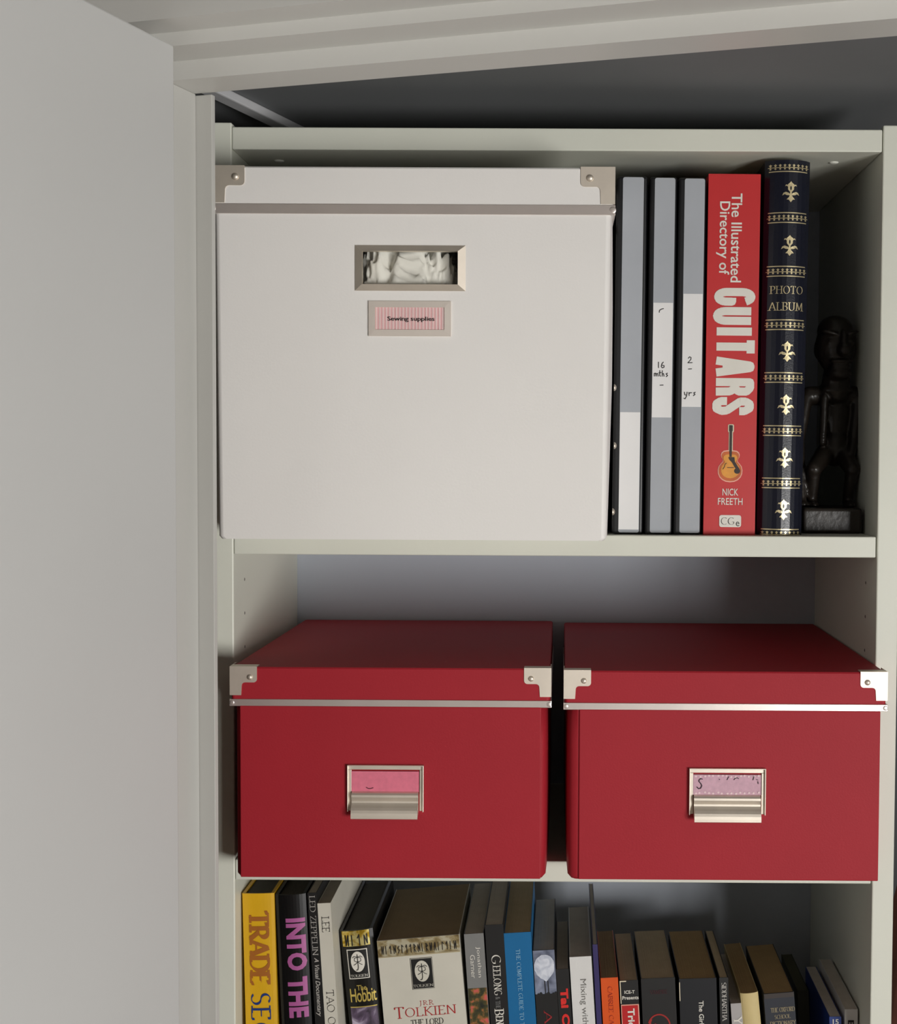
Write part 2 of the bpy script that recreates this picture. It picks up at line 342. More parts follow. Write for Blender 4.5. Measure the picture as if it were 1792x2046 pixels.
# ================================================================ STORAGE BOXES
METAL = mat('polished_nickel', (236, 226, 220), 0.34, metal=.8, var=0.03, scale=40)
SATIN = mat('brushed_nickel', (226, 216, 202), 0.5, metal=.82, var=0.04, scale=60)
WHITEB = mat('white_box_board', (236, 233, 229), 0.55, var=0.012, scale=9, bump=0.12, bscale=500)
REDB = mat('red_box_board', (164, 32, 44), 0.6, spec=0.3, var=0.03, scale=12, bump=0.15, bscale=600)
DARKIN = mat('box_inside', (120, 112, 104), 0.9)
def body(bm, w_, d, h, ib, it, bulge, r, hole=None):
    zs = [0, .25, h * .25, h * .5, h * .75, h]
    if hole: zs = sorted(zs + [hole[2], hole[3]])
    rings = []
    for z in zs:
        t = z / h; ins = ib + (it - ib) * t + (0.22 if z == 0 else 0); bu = bulge * (math.sin(math.pi * min(1, .15 + .8 * (1 - t))) * .6 + .4)
        ring = []
        for i in range(4): a = rad(90 * i / 3); ring.append((ins + r - r * math.sin(a), 0 + r - r * math.cos(a)))      # front-left round
        for k in (.12, .3, .5, .75): ring.append((ins - bu * math.sin(math.pi * k) ** .7, d * k))
        ring.append((ins, d)); ring.append((w_ - ins, d))
        for k in (.75, .5, .3, .12): ring.append((w_ - ins + bu * math.sin(math.pi * k) ** .7, d * k))
        for i in range(3, -1, -1): a = rad(90 * i / 3); ring.append((w_ - ins - r + r * math.sin(a), r - r * math.cos(a)))
        rings.append([bm.verts.new((x, y, z)) for x, y in ring])
    n = len(rings[0])
    for k in range(len(zs) - 1):
        for i in range(n - 1):
            f = bm.faces.new((rings[k][i], rings[k][i + 1], rings[k + 1][i + 1], rings[k + 1][i])); f.smooth = True
        a, b_, c, e = rings[k][0], rings[k][-1], rings[k + 1][-1], rings[k + 1][0]
        if hole and zs[k] >= hole[2] - 1e-6 and zs[k + 1] <= hole[3] + 1e-6:
            for x, p, q in ((hole[0], a, e), (hole[1], b_, c)):
                v0 = bm.verts.new((x, 0, zs[k])); v1 = bm.verts.new((x, 0, zs[k + 1])); bm.faces.new((p, v0, v1, q))
        else: bm.faces.new((a, b_, c, e))
    bm.faces.new(rings[0])
    if not hole: bm.faces.new(rings[-1])
    else:
        hx0, hx1, hz0, hz1 = hole                     # board thickness around the hole and an inner wall
        for p in (((hx0, 0, hz0), (hx1, 0, hz0), (hx1, .25, hz0), (hx0, .25, hz0)), ((hx0, 0, hz1), (hx1, 0, hz1), (hx1, .25, hz1), (hx0, .25, hz1)),
                  ((hx0, 0, hz0), (hx0, 0, hz1), (hx0, .25, hz1), (hx0, .25, hz0)), ((hx1, 0, hz0), (hx1, 0, hz1), (hx1, .25, hz1), (hx1, .25, hz0))):
            bm.faces.new([bm.verts.new(q) for q in p])
def lidm(bm, w_, d, z0, z1, t=.2):
    r = .3
    pts = rounded(0, w_, 0, d, r)
    A = [bm.verts.new((x, y, z0)) for x, y in pts]; B = [bm.verts.new((x, y, z1 - .12)) for x, y in pts]
    C2 = [bm.verts.new((x + (w_ / 2 - x) * .006, y + (d / 2 - y) * .006, z1)) for x, y in pts]
    I1 = [bm.verts.new((x + (w_ / 2 - x) * .02, y + (d / 2 - y) * .02, z0)) for x, y in pts]; I2 = [bm.verts.new((v.co.x, v.co.y, z1 - t)) for v in I1]
    n = len(pts)
    for i in range(n):
        j = (i + 1) % n
        for p, q in ((A, B), (B, C2), (I1, A), (I2, I1)): bm.faces.new((p[i], p[j], q[j], q[i]))
    bm.faces.new(C2); bm.faces.new(I2)
def bracket(bm, flip, x, z1, wd, zlen, arm, leg, rv, y=0.0):
    """corner plate: front L with rounded notch, top and side flaps, rivet."""
    sx = 1 if not flip else -1
    t = .07
    r = arm * .22
    L_ = [(0, 0), (wd, 0)]
    L_ += [(wd - r + r * math.cos(a), -arm + r - r * math.sin(a)) for a in [rad(90 * i / 4) for i in range(5)]]
    L_ += [(leg + r - r * math.sin(a), -arm - r + r * math.cos(a)) for a in [rad(90 * i / 4) for i in range(5)]]
    L_ += [(leg - .05, -zlen), (0, -zlen)]
    pts = [(x + sx * a, z1 + b) for a, b in L_]
    prism(bm, pts, 'y', y - t, y)
    xa, xb = sorted((x, x + sx * wd)); box(bm, xa, xb, y - t, y + arm * .8, z1, z1 + t)
    xa, xb = sorted((x - sx * t, x)); box(bm, xa, xb, y - t, y + wd, z1 - arm, z1 + t); box(bm, xa, xb, y - t, y + leg, z1 - zlen, z1 - arm)
    dome(bm, x + sx * rv[0], y - t, z1 - rv[1], rv[2], rv[2] * .7)
def storage_box(name, label, x, y, z, w_, d, h, m, rimh, lidh, ib, it, bulge, br, hole=None, group=None, panel=None, rr=.45):
    t = tag(empty(name, x, y, z), label, 'box', group)
    def P(nm, f, mm, par=t, smooth=False):
        bm = bmesh.new(); f(bm); return link(nm, bm, mm, par, smooth)
    P('body', lambda b: body(b, w_, d - .3, h - lidh + .1, ib, it, bulge, rr, hole), m)
    if panel: P('front_panel', lambda b: box(b, panel[0], w_ - panel[1], -.16, .1, .02, h - lidh + .02, bev=.07), m)
    lid = P('lid', lambda b: lidm(b, w_, d, h - lidh, h), m)
    def rim(b):
        g = .12; z0 = h - lidh - .02; z1 = z0 + rimh
        for q in ((-g, w_ + g, -g, -.005), (-g, -.005, 0, d), (w_ + .005, w_ + g, 0, d)): box(b, *q, z0, z1, bev=.04)
        dome(b, .1, -g, (z0 + z1) / 2, rimh * .35, .04); dome(b, w_ - .1, -g, (z0 + z1) / 2, rimh * .35, .04)
    P('metal_rim', rim, METAL, lid)
    for fl, xx in ((False, -.03), (True, w_ + .03)): P('corner_bracket', lambda b: bracket(b, fl, xx, h, *br), SATIN, lid)
    return t, P
# white box on the top shelf
wb, P = storage_box('storage_box', 'large white cardboard storage box with metal corners, labelled Sewing supplies', .26, -8, Z2 + .01, 32.86, 35.4, 30.45, WHITEB,
                    .82, 3.82, .42, .2, .75, (2.75, 2.95, 1.55, 1.15, (2.0, .85, .3)), hole=(12.3, 20.2, 20.85, 23.65))
def bevel_frame(b, x0, x1, z0, z1, xi0, xi1, zi0, zi1, yo, yi):
    V = lambda x, y, z: b.verts.new((x, y, z))
    O = [V(x0, 0, z0), V(x1, 0, z0), V(x1, 0, z1), V(x0, 0, z1)]; E_ = [V(x0, yo, z0), V(x1, yo, z0), V(x1, yo, z1), V(x0, yo, z1)]
    I = [V(xi0, yi, zi0), V(xi1, yi, zi0), V(xi1, yi, zi1), V(xi0, yi, zi1)]; J = [V(xi0, .3, zi0), V(xi1, .3, zi0), V(xi1, .3, zi1), V(xi0, .3, zi1)]
    for A, B in ((O, E_), (E_, I), (I, J)):
        for i in range(4): b.faces.new((A[i], A[(i + 1) % 4], B[(i + 1) % 4], B[i]))
P('window_frame', lambda b: bevel_frame(b, 11.72, 20.77, 20.4, 24.1, 12.34, 20.16, 20.9, 23.6, -.05, -.38), SATIN)
hl = P('label_holder', lambda b: (bevel_frame(b, 12.86, 19.6, 16.7, 19.56, 13.4, 19.05, 17.23, 19.05, -.16, -.18)), mat('pale_nickel', (232, 222, 212), 0.45, metal=.5, var=.02))
PINK = mat('pink_label_card', (226, 178, 178), .7); PINKL = mat('pink_label_stripe', (236, 212, 208), .7); INK = mat('black_ink', (22, 18, 18), .5)
dc = Deco(lambda a, s, l: (a, -.06 - .012 * l, -s))
dc.rect(PINK, 13.38, 19.08, -19.08, -17.2, 0)
for i in range(21): dc.rect(PINKL, 13.45 + i * .272, 13.55 + i * .272, -19.05, -17.25, 1, n=1)
dc.text(INK, 'Sewing supplies', 14.4, 18.25, -18.3, -17.85, vert=False, bold=.015, layer=2)
dc.build('label_card', hl)
for z_, y_ in ((7.9, 7), (10.1, 12), (2.2, 5), (13.0, 8)): P('snap_stud', lambda b: dome(b, 32.86 - .3 + .72 * (1 if y_ > 6 else .75), y_, z_, .3, .22, (1, 0, 0)), SATIN)
# crumpled white fabric seen through the window
def lump(name, label, cx, cy, cz, rx, ry, rz, seed, group=None):
    bm = bmesh.new(); bmesh.ops.create_icosphere(bm, subdivisions=6, radius=1)
    for v in bm.verts:
        n = v.co.normalized(); q = Vector([math.copysign(abs(c) ** .45, c) for c in n])
        p = q * 2.2 + Vector((seed, 0, 0))
        d = 1 - abs(noise.noise(p * 1.1)) * .22 - abs(noise.noise(p * 2.3)) * .12 - abs(noise.noise(p * 6)) * .055 + noise.noise(p * 11) * .02
        v.co = Vector((q.x * rx * d, q.y * ry * d, q.z * rz * d + rz))
    mn = min(v.co.z for v in bm.verts)
    for v in bm.verts: v.co.z -= mn
    bmesh.ops.translate(bm, verts=bm.verts, vec=(0, 0, 0))
    o = link(name, bm, mat('white_cotton', (232, 230, 220), .85, var=.03, bump=.3, bscale=250), smooth=True)
    o.location = (cx * S, cy * S, cz * S + EYE); return tag(o, label, 'fabric', group)
lump('folded_fabric', 'crumpled white fabric bundle seen through the white box window', 16.2, -3.2, Z2 + .4, 4.5, 4.6, 13.2, 3.1)
lump('folded_fabric', 'small twisted white cloth at the right side of the box window', 22.3, -3.2, Z2 + .4, 1.9, 2.8, 11.2, 9.4)
lump('folded_fabric', 'low white cloth corner at the left side of the box window', 11.3, -3.2, Z2 + .4, 1.2, 2.8, 10.6, 17.7)
# red boxes on the middle shelf
LAV = mat('lilac_label_card', (206, 165, 180), .7, var=.08, scale=300); HOT = mat('pink_fabric_label', (222, 118, 140), .8, var=.06, scale=250)
def holder(P, xo, zo, kind, w_=6.5, hh=4.3):
    x0, x1, z1, z0 = xo, xo + w_, zo, zo - hh
    def fr(b):
        t = .28
        box(b, x0, x1, -.12, 0, z1 - .42, z1, bev=.03); box(b, x0, x0 + .35, -.12, 0, z0 + .35, z1 - .42, bev=.03); box(b, x1 - .35, x1, -.12, 0, z0 + .35, z1 - .42, bev=.03)
        for x in (x0, x1 - .09): box(b, x, x + .09, -.34, 0, z0 + .3, z1, bev=.03)
        box(b, x0, x1, -.34, -.1, z1 - .08, z1, bev=.02)
    f = P('label_holder', fr, SATIN); f.location.y = -.165 * S
    def pull(b):                                        # scooped pull: rolled ridge, hollow, flared lip
        pr = [(0, z1 - 2.25), (-.2, z1 - 2.28), (-.42, z1 - 2.36), (-.55, z1 - 2.5), (-.58, z1 - 2.68), (-.5, z1 - 2.86), (-.42, z1 - 3.04), (-.44, z1 - 3.2), (-.56, z1 - 3.36), (-.74, z1 - 3.54), (-.88, z1 - 3.74), (-.95, z1 - 3.96), (-.98, z1 - 4.2), (-.98, z1 - 4.42)]
        xa, xb = x0 + .4, x1 - .45
        back = [(a + .08, c - .06) for a, c in reversed(pr)]
        prism(b, pr + back, 'x', xa, xb)
        for q in (xa, xb - .07): prism(b, [(0, z1 - 2.4), (-.42, z1 - 2.6), (-.36, z1 - 3.2), (-.8, z1 - 3.9), (-.9, z1 - 4.4), (-.5, z1 - 4.2), (0, z1 - 4.0)], 'x', q, q + .07)
    pu = P('pull_handle', pull, SATIN, f)
    dc = Deco(lambda a, s, l: (x0 + a, -.15 - .012 * l, z1 - s))
    if kind == 'hot':
        dc.rect(HOT, .36, 6.1, .55, 2.3, 0, n=1); dc.stroke(mat('dark_maroon_ink', (90, 20, 40), .6), [(1.62, 1.93), (1.78, 2.02), (1.98, 2.03), (2.2, 1.96)], .07, 1)
    else:
        dc.rect(LAV, .36, 6.1, .56, 2.3, 0, n=1)
        dots = mat('pale_pink_dots', (232, 205, 208), .7)
        for i in range(15):
            for s_ in (.68, 2.12): dc.disc(dots, .55 + i * .38 + random.uniform(-.06, .06), s_ + random.uniform(-.06, .06), .1, .09, 1, 8)
        k = mat('dark_purple_ink', (40, 14, 34), .6)
        dc.stroke(k, [(1.12, .93), (.98, .9), (.85, 1.0), (.84, 1.15), (1.0, 1.32), (1.08, 1.5), (.98, 1.72), (.8, 1.76), (.68, 1.62)], .075, 2)
        dc.stroke(k, [(3.35, .72), (3.22, .98)], .06, 2); dc.stroke(k, [(3.8, .98), (3.92, .84), (4.08, .8), (4.2, .88)], .06, 2)
        dc.stroke(k, [(5.5, .68), (5.42, .98)], .06, 2); dc.stroke(k, [(5.72, .95), (5.84, .98)], .05, 2); dc.stroke(k, [(5.84, 1.12), (5.86, 1.3)], .06, 2)
        dc.stroke(k, [(2.55, .93), (2.58, .97)], .06, 2)
    dc.build('label_card', f)
RBR = (2.25, 2.4, 1.3, .95, (1.65, .85, .25))
rb, P = storage_box('storage_box', 'red cardboard storage box with plain pink label, on the left', .95, -5, Z3 + .01, 27.15, 33.6, 18.05, REDB, .6, 3.3, .32, .3, .3, RBR, panel=(.78, .75), rr=.8)
holder(P, 10.89 - .95, -26.3 - Z3, 'hot')
rb2, P = storage_box('storage_box', 'red cardboard storage box with lilac handwritten label, on the right', 29.35, -5, Z3 + .01, 27.3, 33.6, 17.9, REDB, .6, 3.3, .32, .3, .3, RBR, panel=(1.25, .5), rr=.8)
holder(P, 39.95 - 29.35, -26.4 - Z3, 'lav')

# ================================================================ BOOKS
K = .0456                                               # cm spanned by one unit of lettering measure at the spines
def book(name, label, cat, x, y, zfloor, t, h, lean, depth, cover, pages, hard=False, bulge=0.0, square=.3, group=None, drop=0, headband=None):
    e = tag(empty(name, x, y, zfloor + t * math.sin(rad(max(0, -lean))), (0, -rad(lean), 0)), label, cat, group)
    b0 = .28 if hard else .06                            # board thickness
    top = h
    N_ = 10
    def sf(a): return -bulge * max(0, 1 - ((a - t / 2) / (t / 2)) ** 2) ** .8
    bm = bmesh.new()                                     # cover: wraps spine and both boards
    outer = [(0, depth)] + [(t * i / N_, sf(t * i / N_)) for i in range(N_ + 1)] + [(t, depth)]
    th = .14 if hard else .05
    inner = [(t - b0, depth)] + [(b0 + (t - 2 * b0) * (1 - i / N_), th + .02 + sf(b0 + (t - 2 * b0) * (1 - i / N_)) * (.9 if bulge else 1)) for i in range(N_ + 1)] + [(b0, depth)]
    prism(bm, outer + inner, 'z', 0, top)
    o = link('cover', bm, cover, e)
    bm = bmesh.new(); q = square if hard else .03
    pts = [(b0 + .01, depth - q - .02)] + [(b0 + .01 + (t - 2 * b0 - .02) * i / N_, th + .06 + sf(b0 + (t - 2 * b0) * i / N_) * .85) for i in range(N_ + 1)] + [(t - b0 - .01, depth - q - .02)]
    prism(bm, pts, 'z', q + drop * 0, top - q - drop)
    link('page_block', bm, pages, e)
    d = Deco(lambda a, s, l: (min(max(a, 0), t), sf(min(max(a, 0), t)) - .012 * (l + 1), h - s))
    cuts = [t * i / 14 for i in range(1, 14)] if bulge else None
    return e, d, cuts
CREAMP = pages_mat('aged_pages', (186, 168, 136)); GREYP = pages_mat('grey_white_pages', (190, 182, 170)); TANP = pages_mat('tan_pages', (164, 136, 92)); WHP = pages_mat('white_pages', (200, 192, 182)); DKP = pages_mat('dark_pages', (70, 68, 62))  # DKP is simply a much darker page tone than the others
BLACK = mat('black_laminate', (13, 13, 15), .3, var=.1); SOOT = mat('matt_black_cover', (17, 16, 16), .5, var=.1); WHT = mat('white_print', (226, 222, 212), .5)
OFFW = mat('off_white_cover', (212, 208, 194), .45); NAVY = mat('navy_leatherette', (14, 17, 32), .3, var=.1, bump=.2, bscale=700, coat=.1)
GOLD = mat('gold_foil', (232, 216, 172), .32, metal=.7, var=.06, scale=90)

# --- top shelf: three black albums with grey label strips
GSTRIP = mat('grey_card_strip', (168, 172, 178), .6, var=.03); PAPER = mat('white_label_paper', (232, 231, 230), .6, var=.015)
NVY2 = mat('dark_navy_vinyl', (9, 10, 14), .4, var=.1)
def album(label, x, t, h, lean, s0, sw, paper, writing):
    e = tag(empty('photo_album', x, 1.5, Z2 + t * math.sin(rad(-lean)), (0, -rad(lean), 0)), label, 'album', 'black albums with grey spine strips beside the white box')
    bm = bmesh.new(); box(bm, 0, t, 0, 25, 0, h, bev=.25, seg=3); link('cover', bm, NVY2, e)
    bm = bmesh.new(); prism(bm, rounded(s0, s0 + sw, .18, h - .12, .18), 'y', -.05, .02); st = link('spine_strip', bm, GSTRIP, e)
    bm = bmesh.new(); prism(bm, rounded(s0 + .02, s0 + sw - .04, paper[1], paper[0], .03), 'y', -.08, -.03); pl = link('paper_label', bm, PAPER, e)
    d = Deco(lambda a, s, l: (a, -.085 - .01 * l, h - s))
    if writing: writing(d, s0, h); d.build('handwriting', pl)
    return e
album('black album with grey spine strip and blank white lower label, nearest the white box', 33.5, 2.75, 31.75, -.4, .55, 1.85, (h1 := 10.9, .45), None)
def wr1(d, s0, h):
    m = INK; st = lambda p, w_=.07: d.stroke(m, [(s0 + a, s) for a, s in p], w_)
    st([(.55, 11.95), (.57, 11.78), (.75, 11.66), (.92, 11.62)])
    st([(.55, 16.35), (.56, 16.85)]); st([(.98, 16.35), (.85, 16.5), (.8, 16.75), (.9, 16.86), (1.05, 16.8), (1.05, 16.65), (.85, 16.62)])
    st([(.2, 17.6), (.2, 17.35), (.32, 17.33), (.36, 17.6), (.38, 17.38), (.5, 17.36), (.54, 17.6)]); st([(.68, 17.1), (.68, 17.55), (.76, 17.6)]); st([(.6, 17.3), (.8, 17.28)])
    st([(.9, 17.1), (.9, 17.6)]); st([(.9, 17.42), (1.02, 17.36), (1.06, 17.6)]); st([(1.36, 17.32), (1.24, 17.4), (1.38, 17.52), (1.26, 17.64)])
    st([(.72, 18.4), (1.0, 18.38)])
album('black album with grey strip, its white label reading 16 mths', 36.42, 2.45, 31.7, -.4, .45, 1.8, (20.6, 10.45), wr1)
def wr2(d, s0, h):
    m = INK; st = lambda p, w_=.07: d.stroke(m, [(s0 + a, s) for a, s in p], w_)
    st([(.55, 15.95), (.66, 15.82), (.8, 15.88), (.78, 16.05), (.52, 16.35), (.9, 16.33)]); st([(.58, 16.9), (.86, 16.88)])
    st([(.25, 18.95), (.3, 19.2), (.45, 19.22)]); st([(.5, 18.95), (.45, 19.3), (.32, 19.55), (.22, 19.5)]); st([(.66, 18.98), (.68, 19.25)]); st([(.68, 19.08), (.8, 18.98), (.9, 19.0)])
    st([(1.22, 18.95), (1.08, 19.02), (1.2, 19.14), (1.06, 19.26)])
album('black album with grey strip, its white label reading 2 - yrs, beside the red book', 38.96, 2.5, 31.65, -.4, .55, 1.78, (21.4, 11.4), wr2)

# --- red guitars book
REDC = mat('red_book_jacket', (196, 40, 42), .42, var=.04, scale=20)
e, d, c = book('book', 'tall red book titled The Illustrated Directory of GUITARS', 'book', 41.66, 1.5, Z2, 4.6, 31.95, -.31, 23, REDC, CREAMP, hard=True, square=.3)
k = .0447
d.text(WHT, 'The Illustrated', 2.05, 3.0, 38 * k, 213 * k, bold=.012)
d.text(WHT, 'Directory of', .75, 1.95, 54 * k, 198 * k, bold=.012)
G['g'] = (.62, [arc(.33, .68, .16, .2, 20, 180, 6) + arc(.33, .3, .16, .18, 180, 350, 6) + [(.49, .44), (.36, .44)]], [])
G['u'] = (.62, [[(.15, .88), (.15, .3)] + arc(.31, .28, .16, .18, 180, 360, 6) + [(.47, .88)]], [])
G['i'] = (.34, [[(.17, .1), (.17, .9)]], [])
G['t'] = (.6, [[(.3, .1), (.3, .86)], [(.08, .88), (.52, .88)]], [])
G['a'] = (.66, [[(.13, .1), (.29, .88), (.37, .88), (.53, .1)], [(.2, .34), (.46, .34)]], [])
G['r'] = (.62, [[(.15, .1), (.15, .88), (.34, .88), (.46, .8), (.46, .62), (.36, .54), (.18, .52)], [(.36, .54), (.46, .42), (.47, .1)]], [])
G['s'] = (.6, [[(.46, .64), (.46, .76), (.36, .88), (.22, .88), (.14, .78), (.14, .66), (.44, .36), (.46, .24), (.38, .12), (.22, .12), (.13, .22), (.13, .36)]], [])
d.pen(WHT, 'guitars', .52, 4.42, 222 * k, 476 * k, mono=.185, gap=.035)
# the guitar picture
PK = mat('pale_pink_outline', (236, 170, 150), .5); ORG = mat('sunburst_orange', (198, 96, 36), .45, var=.1, scale=120); AMB = mat('sunburst_amber', (222, 150, 52), .45, var=.12, scale=120); GBK = mat('dark_brown_print', (44, 28, 22), .5); CRE = mat('cream_outline', (226, 214, 186), .5)
gx, gs = 2.3, 494 * k                                  # centre line, top of the headstock
def gshape(f):
    half = [(0, 2.4), (.3, 2.42), (.55, 2.46), (.72, 2.6), (.78, 2.8), (.74, 3.0), (.62, 3.2), (.62, 3.35), (.78, 3.52), (.95, 3.75), (1.02, 4.05), (1.0, 4.35), (.88, 4.65), (.65, 4.88), (.35, 5.02), (0, 5.06)]
    o_ = [(gx + a * f, gs + 3.75 + (b - 3.75) * f) for a, b in half] + [(gx - a * f, gs + 3.75 + (b - 3.75) * f) for a, b in reversed(half[1:-1])]
    return o_
d.poly(PK, gshape(1.08), 1); d.poly(ORG, gshape(1.0), 2); d.poly(AMB, gshape(.8), 3)
d.rect(CRE, gx - .16, gx + .2, gs + .6, gs + 2.5, 1, n=1); d.rect(CRE, gx - .24, gx + .28, gs, gs + .72, 1, r=.12)
d.rect(GBK, gx - .08, gx + .12, gs + .1, gs + 2.9, 4, n=1); d.rect(GBK, gx - .13, gx + .17, gs + .08, gs + .62, 4, r=.05)
d.poly(GBK, [(gx - .18, gs + 2.92), (gx + .36, gs + 2.92), (gx + .4, gs + 3.3), (gx + .62, gs + 3.65), (gx + .82, gs + 3.95), (gx + .6, gs + 4.1), (gx + .38, gs + 3.8), (gx + .15, gs + 3.4), (gx - .1, gs + 3.15)], 4)
d.disc(GBK, gx + .62, gs + 4.15, .27, .25, 4)
d.stroke(GBK, [(gx - .34, gs + 3.45), (gx - .46, gs + 3.55), (gx - .52, gs + 3.8), (gx - .66, gs + 4.0)], .05, 4); d.stroke(GBK, [(gx - .25, gs + 3.85), (gx + .3, gs + 3.85)], .06, 4)
d.text(WHT, 'NICK', 1.65, 3.05, 622 * k, 636 * k, vert=False, bold=.006)
d.text(WHT, 'FREETH', 1.25, 3.45, 641 * k, 654.5 * k, vert=False, bold=.006)
d.rect(WHT, 1.4, 3.35, 675 * k, 699 * k, 1, r=.2)
d.pen(INK, 'CG', 1.55, 2.78, 680 * k, 694 * k, vert=False, nib=.1, layer=2, serif=0); d.text(INK, 'e', 2.88, 3.2, 688 * k, 697 * k, vert=False, layer=2)
d.build('spine_print', e, c)

# --- navy photo album with gilt ornament
t_, h_ = 4.0, 33.2
e, d, c = book('photo_album', 'tall navy photo album with gilt fleur ornaments and PHOTO ALBUM on its rounded spine', 'album', 46.55, 2.4, Z2, t_, h_, -.65, 25, NAVY, WHP, hard=True, bulge=1.0, square=.4)
def fleur(d, m, cx, cs, sz, layer=1):
    q = lambda pts: d.poly(m, [(cx + a * sz, cs + s * sz) for a, s in pts], layer)
    d_ = [(0, -1.0), (.14, -.82), (.32, -.7), (.3, -.5), (.3, -.2), (.12, .02), (-.12, .02), (-.3, -.2), (-.3, -.5), (-.32, -.7), (-.14, -.82)]
    q(d_)
    for sx in (1, -1):
        q([(sx * .25, -.62), (sx * .5, -.68), (sx * .58, -.5), (sx * .42, -.56), (sx * .28, -.42)])
        q([(sx * .05, .3), (sx * .2, .14), (sx * .5, .04), (sx * .72, .12), (sx * .85, .4), (sx * .6, .26), (sx * .42, .36), (sx * .15, .38)])
        q([(sx * .0, .5), (sx * .2, .55), (sx * .42, .78), (sx * .2, .8), (0, 1.05)])
    q([(-.08, 0), (.08, 0), (.1, .35), (.22, .62), (-.22, .62), (-.1, .35)])
def fleur_hole(d, m, cx, cs, sz, layer=2): d.disc(m, cx, cs - .32 * sz, .07 * sz, .2 * sz, layer, 10)
k = .0449
for s_ in (113, 218, 323, 427, 532, 636): 
    for q in (0, 19): d.rect(GOLD, .3, 3.7, (s_ - 11 + q) * k + .02, (s_ - 11 + q + 2) * k + .02, 1, n=14)
    for i in range(9): fleur(d, GOLD, .42 + i * .4, s_ * k, .26)
d.rect(GOLD, .3, 3.7, 22 * k, 24 * k, 1, n=14)
for i in range(9): fleur(d, GOLD, .42 + i * .4, 14 * k, .26)
d.rect(GOLD, .3, 3.7, 727 * k, 729 * k, 1, n=14)
for i in range(9): fleur(d, GOLD, .42 + i * .4, 737 * k, .26)
for s_ in (62, 167, 375, 480, 585, 688): fleur(d, GOLD, 2.2, s_ * k, .9); fleur_hole(d, NAVY, 2.2, s_ * k, .9)
d.pen(GOLD, 'PHOTO', .62, 3.5, 247 * k, 262 * k, vert=False, nib=.13, gap=.12); d.pen(GOLD, 'ALBUM', .55, 3.55, 279 * k, 295 * k, vert=False, nib=.13, gap=.12)
d.build('gilt_print', e, c)

# --- bottom shelf, left to right
def bk(label, x, y, t, h, lean, depth, cover, pages, **kw): return book('book', label, 'book', x, y, Z4, t, h, lean, depth, cover, pages, **kw)
YEL = mat('yellow_cover', (222, 172, 22), .42, var=.04); BRN = mat('tan_brown_print', (166, 98, 30), .5); BLU = mat('royal_blue_print', (20, 52, 120), .5)
e, d, c = bk('thick yellow book reading TRADE SE, leftmost on the bottom shelf', .76, 2, 2.9, 25.7, 1.28, 20, YEL, DKP, hard=True, bulge=.15, square=.15)
k = .0449
d.pen(BRN, 'TRADE', .62, 2.32, 38 * k, 184 * k, nib=.25, phi=20, thin=.09, gap=.04, serif=.1)
d.pen(BLU, 'SE', .62, 2.32, 203 * k, 258 * k, nib=.13, phi=14, thin=.05, gap=.1)
d.pen(BLU, 'CRETS', .62, 2.32, 266 * k, 420 * k, nib=.13, phi=14, thin=.05, gap=.1)
d.build('spine_print', e, c)
PUR = mat('mauve_pink_print', (176, 92, 152), .5)
e, d, c = bk('glossy black book with pink letters INTO THE', 4.37, 2, 2.75, 25.65, 2.6, 20, BLACK, DKP, hard=True, bulge=.35, square=.25)
d.text(PUR, 'INTO', .85, 2.62, 48 * k, 155 * k, bold=.045, space=1.0); d.text(PUR, 'THE', .8, 2.55, 168 * k, 252 * k, bold=.045)
d.build('spine_print', e, c)
e, d, c = bk('thin black book with small grey-white capitals between the pink-lettered and slim off-white books', 7.58, 2, .84, 25.8, 3.3, 21, SOOT, GREYP)
d.pen(mat('grey_print', (188, 184, 178), .5), 'LED ZEPPELIN', .16, .66, 6 * k, 128 * k, nib=.13, gap=.07)
d.text(MATS['grey_print'], 'A Visual Documentary', .15, .68, 133 * k, 254 * k, shear=.3, bold=.01); d.build('spine_print', e, c)
e, d, c = bk('slim off-white book reading LEE and TAO in thin capitals', 8.52, 2, 1.2, 24.85, 3.5, 18, OFFW, GREYP)
d.pen(INK, 'LEE', .32, .98, 28 * k, 59 * k, nib=.07, thin=.05, gap=.1); d.pen(INK, 'TAO OF', .32, .98, 178 * k, 262 * k, nib=.07, thin=.05, gap=.08); d.build('spine_print', e, c)
# the two books with gold rune bands
GB = ramp_mat('creased_gold_band', [(.35, (120, 86, 12)), (.5, (206, 170, 50)), (.62, (250, 236, 160))], scale=90, rough=.28); GB.node_tree.nodes['Principled BSDF'].inputs['Metallic'].default_value = .75
GB2 = ramp_mat('creased_pale_gold_band', [(.35, (150, 128, 84)), (.5, (206, 188, 140)), (.62, (250, 244, 214))], scale=90, rough=.28); GB2.node_tree.nodes['Principled BSDF'].inputs['Metallic'].default_value = .7
def runes(d, m, a0, a1, s0, s1, n, layer=3):
    R_ = random.Random(4); w_ = (a1 - a0) / n; L_ = [[(.2, 0), (.2, 1), (.75, .7), (.2, .45), (.8, 0)], [(.5, 0), (.5, 1), (.1, .7)], [(.2, 0), (.2, 1), (.7, .75)], [(.15, 1), (.2, 0), (.8, 1), (.75, 0)], [(.2, 0), (.2, 1)], [(.1, 0), (.5, 1), (.8, 0)], [(.2, 0), (.2, .9), (.8, .1), (.8, 1)], [(.7, .9), (.2, .6), (.7, .35), (.3, 0)]]
    for i in range(n):
        d.stroke(m, [(a0 + w_ * (i + .15 + .7 * a), s1 - b * (s1 - s0)) for a, b in R_.choice(L_)], w_ * .17, layer)
